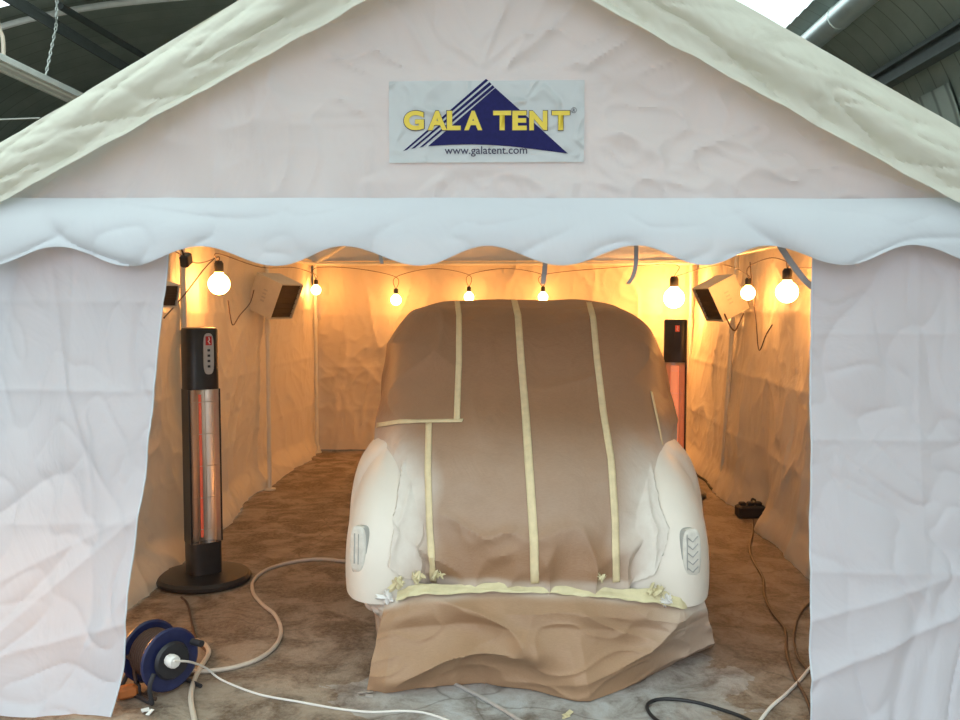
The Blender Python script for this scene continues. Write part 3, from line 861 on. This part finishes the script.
def bvh_of(o):
    w = wloc(o); me = o.data
    return BVHTree.FromPolygons([v.co+w for v in me.vertices], [tuple(p.vertices) for p in me.polygons])
fend = []
for side in (-1, 1):
    mb = MB(); mb.grid(fender_fn(side, 4.70, .86, .275, KX+side*.570, .985, .315), 96, 44); f = mb.build('rear_fender', 'white_paint', car)
    fend.append(f)
    mb = MB(); mb.grid(fender_fn(side, 7.35, .80, .19, KX+side*.59, .90, .30), 64, 30); mb.build('front_fender', 'white_paint', car)
for (x, y) in ((-.60, 4.74), (.60, 4.74), (-.60, 7.35), (.60, 7.35)):
    R = Matrix.Rotation(PI/2, 3, 'Y')
    mb = MB(); mb.lathe([(.20, -.075), (.27, -.082), (.312, -.066), (.326, -.03), (.326, .03), (.312, .066), (.27, .082), (.20, .075)], 40, (KX+x, y, .326), R); w = mb.build('wheel', 'tyre', car)
    mb = MB(); mb.lathe([(0, -.05), (.12, -.055), (.19, -.035), (.205, -.07), (.205, .07), (.19, .035), (.12, .055), (0, .05)], 32, (KX+x, y, .326), R); mb.build('rim', 'rim', w)
# tail lamps, painted over
for f, (px, py), hh in ((fend[0], (359, 549), 1), (fend[1], (691, 552), 1)):
    bv = bvh_of(f); hit, nrm, i_, d_ = bv.ray_cast(CAMP, ray(px, py))
    if hit is None: hit = on_y(px, py, 4.0); nrm = Vector((0, -1, 0))
    if nrm.dot(ray(px, py)) > 0: nrm = -nrm
    sgn = -1 if px < 500 else 1
    nrm = (nrm+Vector((0, -.4, 0))).normalized(); nrm.z *= .2; nrm.normalize()
    zax = Vector((0, 0, 1)); xax = zax.cross(nrm).normalized(); zax = nrm.cross(xax)
    def pt(a, b, c): return hit + xax*a + zax*b + nrm*c
    def pad(w, h, d0, d1, n=36, p=3.2, cy=0, cut=0):
        mb = MB(); vs = []; lay = [(1, d0), (1, d1*.5), (.93, d1*.85), (.80, d1), (.4, d1+.002), (.02, d1+.003)]
        for k, d in lay:
            for i in range(n):
                a = 2*PI*i/n; X = w*k*math.copysign(abs(math.cos(a))**(2/p), math.cos(a)); Y_ = h*k*math.copysign(abs(math.sin(a))**(2/p), math.sin(a))+cy
                vs.append(pt(X, Y_, d))
        fs = []
        for j in range(len(lay)-1):
            for i in range(n): fs.append((j*n+i, j*n+(i+1) % n, (j+1)*n+(i+1) % n, (j+1)*n+i))
        fs.append(tuple(range((len(lay)-1)*n, len(lay)*n)))
        return mb.add(vs, fs)
    tl = pad(.046, .105, -.03, .006, cy=-.006).build('tail_lamp', 'lamp_dark', car)
    pad(.043, .100, -.01, .017).build('lens', 'lamp_paint', tl)
    mb = MB()
    if sgn > 0:
        for k in range(5):
            z = .065-k*.032; mb.tube([pt(-.026, z, .021), pt(-.004, z-.018, .021), pt(.022, z+.004, .020)], .0022, 6)
        mb.tube([pt(-.030, .08, .020), pt(-.030, -.07, .020)], .002, 6)
    else:
        mb.tube([pt(-.008, .07, .021), pt(-.008, -.06, .021)], .002, 6); mb.tube([pt(.014, .07, .021), pt(.014, -.06, .021)], .002, 6)
    mb.build('lens_ridge', 'lamp_dark', tl)
# lower lip of the boot between the fenders and the tail panel shut line
# ---------------------------------------------------------------- paper cover
cover = thing('paper_cover', 'brown masking paper wrapped over the car roof and boot, taped in long strips', 'masking paper', (KX, 4.6, 1.1))
SH = s_at(z=.395); SE = s_at(Y=6.72, after=1.5)
spray = []
def cover_fn(u, v):
    t = (2*u-1); s = SH+(SE-SH)*v
    p, o = hull(t, s, .018)
    z, x, y = p.z, p.x-KX, p.y
    # folds: soft diagonals on the back, crumples low down, hang lines at the sides
    low = sstep(.80, .50, z)*(1 if y < 4.6 else 0)
    mid = sstep(.9, 1.1, z)*(1-sstep(1.5, 1.58, z))
    d = .022*nz(x*2.2, s*1.6, 3)+.008*nz(x*5, s*4, 5)
    d += .030*ridge(x*1.3+z*1.1, z*1.5-x*.7, 21, 4)*mid + .012*ridge(x*3-z*2, z*2.5+x, 26, 4)*mid
    d += .034*low*ridge(x*2.4+.5*nz(x*3, z*4, 1), z*5-abs(x)*2, 33, 3)+.010*low*nz(x*7, z*9, 2)
    d += .028*low*ridge(x*4-z*3, z*4+x*2, 44, 3)
    side = sstep(.72, .95, abs(t)); d += side*(.012*ridge(s*3, abs(t)*7+x, 8, 3)+.014*nz(s*5, t*6, 4))
    d = max(d, -.010); p = p + o*(d+.006)
    # paper laps over the inner shoulder of each fender
    if y < 4.75 and z > .36:
        side_ = 0 if x < 0 else 1; fc = Vector((KX+(-.57 if x < 0 else .57), 4.70, .5))
        c_, cn, ci, cd = fbv[side_].find_nearest(p)
        if cn.dot(c_-fc) < 0: cn = -cn
        dep = (p-c_).dot(cn)
        lim = .010+.010*max(0, nz(x*12, z*5, 2))+.012*ridge(x*9, z*2.5, 66, 4)
        if dep < lim and abs(x) < .55: p = p + cn*min(lim-dep, .16)
    sp = sstep(.30, .54, abs(x)+.05*nz(z*4, x*3, 6))*sstep(1.06, .80, z+.05*nz(x*4, z*3))*(1 if y < 4.7 else 0)
    sp = max(sp, .16*sstep(1.10, .86, z)*sstep(.52, .70, z)*(1 if y < 4.7 else 0))
    sp = max(sp, .5*sstep(.46, .43, z))
    spray.append(min(1, sp*.95))
    return p
fbv = [bvh_of(f) for f in fend]
mb = MB(); mb.grid(cover_fn, 240, 300); mb.attr = {'overspray': spray}
sheet = mb.build('paper_sheet', 'kraft', cover)
cbv = bvh_of(sheet)
def hitc(px, py):
    h = cbv.ray_cast(CAMP, ray(px, py))
    return h
def tape_on(pix, w, name, mat, parent, step=3.0, off=.0035, wob=0):
    pts = []
    for (xa, ya), (xb, yb) in zip(pix, pix[1:]):
        n = max(1, int(math.hypot(xb-xa, yb-ya)/step))
        for k in range(n): pts.append((xa+(xb-xa)*k/n, ya+(yb-ya)*k/n))
    pts.append(pix[-1]); H = []
    for x, y in pts:
        h, n, i, d = hitc(x, y)
        if h is None: continue
        if n.dot(h-CAMP) > 0: n = -n
        H.append((h, n))
    # smooth
    vs = []; fs = []
    for i, (h, n) in enumerate(H):
        a = H[max(0, i-2)][0]; b = H[min(len(H)-1, i+2)][0]; t = (b-a).normalized()
        nn = sum((H[min(len(H)-1, max(0, i+k))][1] for k in (-2, -1, 0, 1, 2)), Vector()).normalized()
        sd = t.cross(nn).normalized()
        for q in (-.5, -.17, .17, .5):
            pnt = h+sd*q*w*(1+wob*nz(i*.4, q*2))
            c_, cn, ci, cd = cbv.find_nearest(pnt)
            if cn.dot(nn) < 0: cn = -cn
            vs.append(c_+nn*off)
    for i in range(len(H)-1):
        for q in range(3): a = i*4+q; fs.append((a, a+1, a+5, a+4))
    mb = MB(); mb.add(vs, fs); o = mb.build(name, mat, parent)
    sm = o.modifiers.new('thickness', 'SOLIDIFY'); sm.thickness = .0012; sm.offset = 1
    return o
tape_on([(457, 301), (459, 316), (459, 360), (457, 420)], .030, 'tape_strip', 'tape', cover)
tape_on([(374, 426), (400, 422), (463, 421)], .024, 'tape_strip', 'tape', cover)
tape_on([(429, 423), (428, 470), (430, 530), (434, 588)], .030, 'tape_strip', 'tape', cover)
tape_on([(514, 300), (518, 316), (521, 360), (526, 420), (530, 480), (534, 540), (535, 583)], .036, 'tape_strip', 'tape', cover)
tape_on([(589, 303), (593, 318), (597, 360), (603, 410), (611, 460), (615, 520), (616, 582)], .032, 'tape_strip', 'tape', cover)
tape_on([(651, 392), (657, 420), (662, 445)], .014, 'tape_strip', 'tape', cover)

# ---------------------------------------------------------------- lower paper skirt
skirt = thing('paper_skirt', 'loose brown masking paper hanging from the car tail down to the floor', 'masking paper', (KX, 3.8, 0))
top = [(0, Vector((-.525, 3.86, .330))), (.12, Vector((-.42, 3.83, .375))), (.3, Vector((-.2, 3.815, .405))), (.45, Vector((.03, 3.81, .415))), (.6, Vector((.27, 3.815, .41))), (.78, Vector((.55, 3.83, .375))), (.9, Vector((.72, 3.86, .335))), (1, Vector((.845, 4.04, .315)))]
botp = [(0, (367, 690)), (.06, (386, 694)), (.2, (440, 686)), (.33, (486, 684)), (.45, (530, 691)), (.57, (578, 702)), (.60, (590, 702)), (.72, (636, 684)), (.86, (676, 662)), (1, (713, 646))]
bot = [(k, on_floor(x, y)) for k, (x, y) in botp]
ssp = []
def skirt_fn(u, v):
    A = lerp_poly(top, u); B_ = lerp_poly(bot, u)
    p = A.lerp(B_, v)
    bulge = math.sin(PI*v)
    y = p.y - .045*bulge - .03*math.sin(PI*min(1, v*3))*1
    uu = u*1.5
    # large soft folds fanning from the two fender corners
    f1 = ridge((uu-.15)*1.6-v*1.3, v*1.1+uu*.6, 51, 3); f2 = ridge((1.35-uu)*1.8-v*1.1, v*1.2, 57, 3)
    y -= (.10*f1*sstep(1.1, .2, u)+.09*f2*sstep(.2, .9, u))*bulge
    y -= .018*nz(uu*3, v*2.2, 60)*(.3+bulge) + .012*nz(uu*8, v*5, 61)*sstep(0, .2, v)+.010*ridge(uu*4+v*2, v*3-uu, 63, 5)*sstep(0, .2, v)
    z = p.z+(.012*nz(uu*6, 0, 64) if v < .05 else 0)
    z = max(z, .004)
    ssp.append(min(1, max(0, sstep(.12, .0, v)*.9*(.6+nz(uu*5, v*5, 3)), sstep(.82, 1, u)*sstep(.4, .05, v)*.95, .35*sstep(.7, .95, u))))
    return Vector((p.x+.015*nz(uu*4, v*4, 65)*bulge, y, z))
mb = MB(); mb.grid(skirt_fn, 220, 80); mb.attr = {'overspray': ssp}
mb.build('paper_sheet', 'skirt', skirt)
def hemtape(u, v):
    uu = .06+.86*u; p = skirt_fn(uu, 0); q = skirt_fn(uu, .022)
    a = p + Vector((0, -.004+.012*v, .014+.024*max(0, .3+1.8*nz(uu*4, 3))))
    k = v; r = Vector((p.x, p.y-.030*math.sin(PI*.5*(1-k))-.006, q.z+.010*sstep(.5, .1, uu)-.006)).lerp(a, k)
    r.z += .006*nz(uu*30, v*3); r.y -= .008+.006*nz(uu*22, v*4, 8); return r
mb = MB(); mb.grid(hemtape, 160, 8); mb.build('hem_tape', 'tape_y', skirt)
# crumpled white flap under the left fender
fl = []
def flap2(u, v):
    A = Vector((-.675, 4.02, .318)).lerp(Vector((-.50, 3.85, .330)), u); B_ = on_floor(376, 640, .17).lerp(on_floor(398, 622, .24), u)
    B0 = Vector((-.60, 4.0, .235)).lerp(Vector((-.50, 3.83, .23)), u)
    p = A.lerp(B0, v); p.y += -.03*math.sin(PI*v)+.03*nz(u*5, v*4, 70); p.z += .01*nz(u*6, v*3, 71)
    fl.append(.9*(1-v*.5)); return p
mb = MB(); mb.grid(flap2, 30, 20); mb.attr = {'overspray': fl}; mb.build('paper_flap', 'skirt', skirt)
fl = []
def flap3(u, v):
    A = Vector((-.60, 4.02, .27)).lerp(Vector((-.50, 3.87, .26)), u); B0 = Vector((-.585, 4.0, .12)).lerp(Vector((-.50, 3.86, .02)), u)
    p = A.lerp(B0, v); p.y += .025*nz(u*5, v*4, 72); fl.append(.15); return p
mb = MB(); mb.grid(flap3, 20, 20); mb.attr = {'overspray': fl}; mb.build('paper_flap', 'skirt', skirt)
# scrunched tape bits at the hem corners
def scrunch(px, py, n, size, mat='tape_y', Y=None):
    h, nn, i, d = hitc(px, py)
    if h is None or Y: h = on_y(px, py, Y or 3.84); nn = Vector((0, -1, 0))
    mb = MB()
    for k in range(n):
        c = h + Vector((random.uniform(-1, 1)*size, -.015-random.random()*.02, random.uniform(-.6, .6)*size))
        a = random.uniform(0, PI); L_ = size*random.uniform(.6, 1.3); w = .010+random.random()*.012
        ax = Vector((math.cos(a), .2*random.uniform(-1, 1), math.sin(a)*.7)); sd = ax.cross(Vector((random.uniform(-.5, .5), -1, random.uniform(-.5, .5)))).normalized()
        vs = []
        for q in range(7):
            tt = q/6-.5; cc = c+ax*L_*tt+Vector((0, -1, 0))*.014*math.cos(tt*PI)+sd*.006*math.sin(tt*9)
            vs += [cc-sd*w, cc+Vector((0, -.003, 0)), cc+sd*w]
        mb.add(vs, [(q*3+r_, q*3+r_+1, q*3+r_+4, q*3+r_+3) for q in range(6) for r_ in (0, 1)])
    return mb
scrunch(398, 582, 9, .028).build('tape_scrap', 'tape_y', cover)
scrunch(420, 576, 6, .026).build('tape_scrap', 'tape_y', cover)
scrunch(438, 571, 4, .018).build('tape_scrap', 'tape_y', cover)
scrunch(655, 588, 9, .022).build('tape_scrap', 'tape_y', cover)
scrunch(600, 576, 3, .016).build('tape_scrap', 'tape_y', cover)
scrunch(386, 594, 8, .028, Y=3.86).build('tape_scrap', 'white_plastic', cover)
scrunch(664, 598, 7, .022, Y=3.84).build('tape_scrap', 'white_plastic', cover)

# ---------------------------------------------------------------- cables and bits on the floor
def fcable(name, pix, r, mat, label, **k):
    pts = []
    for q in pix:
        z = q[2] if len(q) > 2 else r
        pts.append(on_floor(q[0], q[1], z))
    return cable(name, pts, r, mat, label, **k)
fcable('power_cable', [(345, 561), (318, 559), (292, 562), (268, 569), (254, 580), (253, 592), (262, 604), (275, 615), (281, 630), (276, 645), (260, 658), (235, 667), (208, 671), (192, 671)], .010, 'cable_cream', 'thick cream cable curling from beside the car across the floor to the blue reel')
fcable('power_cable', [(184, 641), (198, 641), (207, 647), (208, 655), (200, 668, .02), (193, 684), (191, 700), (195, 722), (198, 740)], .011, 'cable_cream', 'thick pale cable looping past the blue reel towards the camera')
fcable('power_cable', [(174, 661, .205), (190, 662, .17), (206, 668, .08), (222, 680, .012), (258, 694), (300, 702), (340, 709), (372, 712), (400, 711), (425, 713), (452, 722), (470, 732)], .0045, 'cable_white', 'thin white lead running from the reel along the front of the floor')
fcable('power_cable', [(181, 597, .03), (187, 603), (190, 613), (194, 632), (198, 643), (207, 652), (206, 662), (196, 673), (184, 676)], .006, 'cable_brown', 'thin dark cable from the left heater base down to the blue reel')
fcable('power_cable', [(753, 519), (753, 532), (750, 547), (753, 560), (763, 578), (765, 596), (772, 612), (785, 630), (787, 655), (795, 678), (806, 698), (812, 715)], .007, 'cable_brown', 'dark cable snaking from the black socket block along the right wall')
fcable('power_cable', [(822, 598), (810, 603), (799, 616), (794, 636), (797, 655), (806, 668), (822, 682)], .006, 'cable_brown', 'dark cable loop half hidden by the right door panel')
fcable('power_cable', [(826, 656), (812, 666), (800, 680), (785, 695), (770, 708), (755, 728)], .007, 'cable_white', 'white cable running out under the right door panel')
fcable('power_cable', [(668, 728), (652, 716), (647, 706), (655, 700), (672, 699), (695, 702), (720, 709), (745, 718), (765, 730)], .007, 'cable_black', 'black cable making a loop on the floor in front of the car')
fcable('power_cable', [(690, 464), (696, 474), (706, 481), (712, 489), (726, 495), (740, 502)], .010, 'cable_black', 'black cable from behind the car to the socket block at the right wall')
fcable('power_cable', [(290, 453), (310, 450), (330, 447), (352, 449)], .012, 'cable_black', 'dark cable lying along the foot of the back wall')
fcable('power_cable', [(455, 684), (475, 694), (500, 708), (522, 722)], .008, 'grey_plate', 'grey cable running from under the paper skirt towards the camera')
# socket block
sb = on_floor(750, 517)
t = thing('socket_block', 'black multi-way socket block on the floor at the right wall', 'socket block', (sb.x, sb.y, 0), (0, 0, .1))
mb = MB(); mb.box((0, 0, .045), (.20, .12, .09), bev=.012); mb.build('casing', 'black_plastic', t, False, world=False)
for k in range(3):
    mb = MB(); mb.box((-.06+k*.06, 0, .10), (.045, .05, .03), bev=.006); mb.build('plug', 'black_plastic', t, False, world=False)
mb = MB(); mb.tube(catmull([(.02, .03, .10), (.04, .07, .12), (.08, .11, .10)]), .008, 8); mb.build('cord', 'cable_black', t, world=False)

# cable reel
rc = Vector((-1.440, 3.70, .145))
reel = thing('cable_reel', 'dark blue cable reel with white plug standing by the left door panel', 'cable reel', (rc.x, rc.y, 0), (0, 0, math.radians(-38)))
RX = Matrix.Rotation(PI/2, 3, 'Y')
def RL(prof, off=0): 
    mb = MB(); mb.lathe(prof, 40, (off, 0, .145), RX); return mb
for off, s_ in ((-.075, -1), (.075, 1)):
    f = RL([(0, -.008), (.118, -.008), (.128, -.004), (.130, .004), (.122, .009), (.10, .004), (0, .006)], off).build('flange', 'blue_reel', reel, world=False)
RL([(0, -.07), (.075, -.07), (.075, .07), (0, .07)]).build('drum', 'black_plastic', reel, world=False)
mb = MB()
for k in range(9): 
    o_ = -.06+k*.015; pts = [Vector((o_, .092*math.cos(a), .145+.092*math.sin(a))) for a in [2*PI*q/24 for q in range(25)]]; mb.tube(pts, .008, 8, False)
mb.build('wound_cable', 'cable_brown', reel, world=False)
RL([(0, 0), (.070, 0), (.078, .01), (.070, .024), (0, .026)], .083).build('socket_plate', 'black_plastic', reel, world=False)
mb = MB()
for yy in (-.03, .03):
    pass
mb.tube(catmull([(-.11, -.11, .012), (-.11, -.06, .10), (-.11, 0, .20), (-.11, .06, .10), (-.11, .11, .012)]), .009, 8)
mb.tube(catmull([(.125, -.11, .012), (.125, -.12, .08), (.125, -.10, .13)]), .009, 8)
mb.tube([(-.11, -.11, .012), (.125, -.11, .012)], .009, 8); mb.tube([(-.11, .11, .012), (.125, .11, .012)], .009, 8)
mb.tube([(-.11, 0, .145), (.0, 0, .145)], .012, 8)
mb.build('stand', 'black_plastic', reel, world=False)
mb = MB(); mb.tube([(.10, .09, .20), (.155, .10, .20)], .014, 12); mb.build('crank_knob', 'black_plastic', reel, world=False)
pw = on_y(172, 661, rc.y-.11)
plug = thing('plug', 'white round plug pushed into the blue cable reel', 'plug', pw, (0, 0, math.radians(-38)))
mb = MB(); mb.lathe([(0, -.02), (.024, -.02), (.027, -.01), (.027, .018), (.022, .026), (0, .028)], 10, (0, 0, 0), RX); mb.build('plug_body', 'white_plastic', plug, world=False)
o_ = on_floor(124, 702)
pl2 = thing('plug', 'small orange-brown plug on the floor under the left door panel edge', 'plug', (o_.x, o_.y+.03, .03), (0, 0, .6))
mb = MB(); mb.box((0, 0, 0), (.085, .05, .05), bev=.012); mb.build('plug_body', 'orange', pl2, False, world=False)
mb = MB(); mb.box((.045, 0, 0), (.01, .055, .055), bev=.004); mb.build('plug_collar', 'black_plastic', pl2, False, world=False)
# loop of orange-brown lead hanging in front of the reel's left side
fcable('power_cable', [(127, 656, .16), (133, 662, .13), (135, 676, .07), (138, 690, .02), (146, 697, .008), (156, 699, .008)], .008, 'cable_brown', 'brown lead hanging in front of the blue reel')
for (px, py, lab, mt) in ((146, 713, 'tiny white paper scrap on the floor near the blue reel', 'white_plastic'), (568, 716, 'tiny yellow tape scrap on the floor before the car', 'tape_y'), (365, 695, 'tiny grey crumb at the left foot of the paper skirt', 'grey_plate')):
    p = on_floor(px, py); mb = MB()
    for k in range(3):
        q = p+Vector((random.uniform(-.02, .02), random.uniform(-.02, .02), .004+k*.003)); R = Euler((random.uniform(-.4, .4), random.uniform(-.4, .4), random.uniform(0, 3))).to_matrix()
        mb.box(q, (.03, .018, .003), R)
    tag(mb.build('floor_scrap', mt, None, False), lab, 'scrap')

# ---------------------------------------------------------------- light
w = bpy.data.worlds.new('daylight'); bpy.context.scene.world = w; w.use_nodes = True
N, L = w.node_tree.nodes, w.node_tree.links; N.clear()
bg = N.new('ShaderNodeBackground')
tc = N.new('ShaderNodeTexCoord'); sx = N.new('ShaderNodeSeparateXYZ'); L.new(tc.outputs['Generated'], sx.inputs[0])
cr = N.new('ShaderNodeValToRGB'); e = cr.color_ramp.elements
e[0].position = .47; e[0].color = (.12, .12, .115, 1); e[1].position = .53; e[1].color = (.34, .37, .42, 1)
k = e.new(1.0); k.color = (1.0, 1.06, 1.06, 1)
mr = N.new('ShaderNodeMapRange'); mr.inputs[1].default_value = -1; mr.inputs[2].default_value = 1; L.new(sx.outputs['Z'], mr.inputs[0])
L.new(mr.outputs[0], cr.inputs[0]); L.new(cr.outputs[0], bg.inputs[0]); bg.inputs[1].default_value = 6.5
ow = N.new('ShaderNodeOutputWorld'); L.new(bg.outputs[0], ow.inputs[0])
sc = bpy.context.scene
sc.view_settings.view_transform = 'Standard'; sc.view_settings.look = 'None'
sc.view_settings.exposure = -0.64; sc.view_settings.gamma = 1.0; sc.view_settings.use_curve_mapping = False
sc.cycles.use_denoising = True
sc.cycles.max_bounces = 8; sc.cycles.diffuse_bounces = 5; sc.cycles.transmission_bounces = 6; sc.cycles.transparent_max_bounces = 8
sc.cycles.sample_clamp_indirect = 8
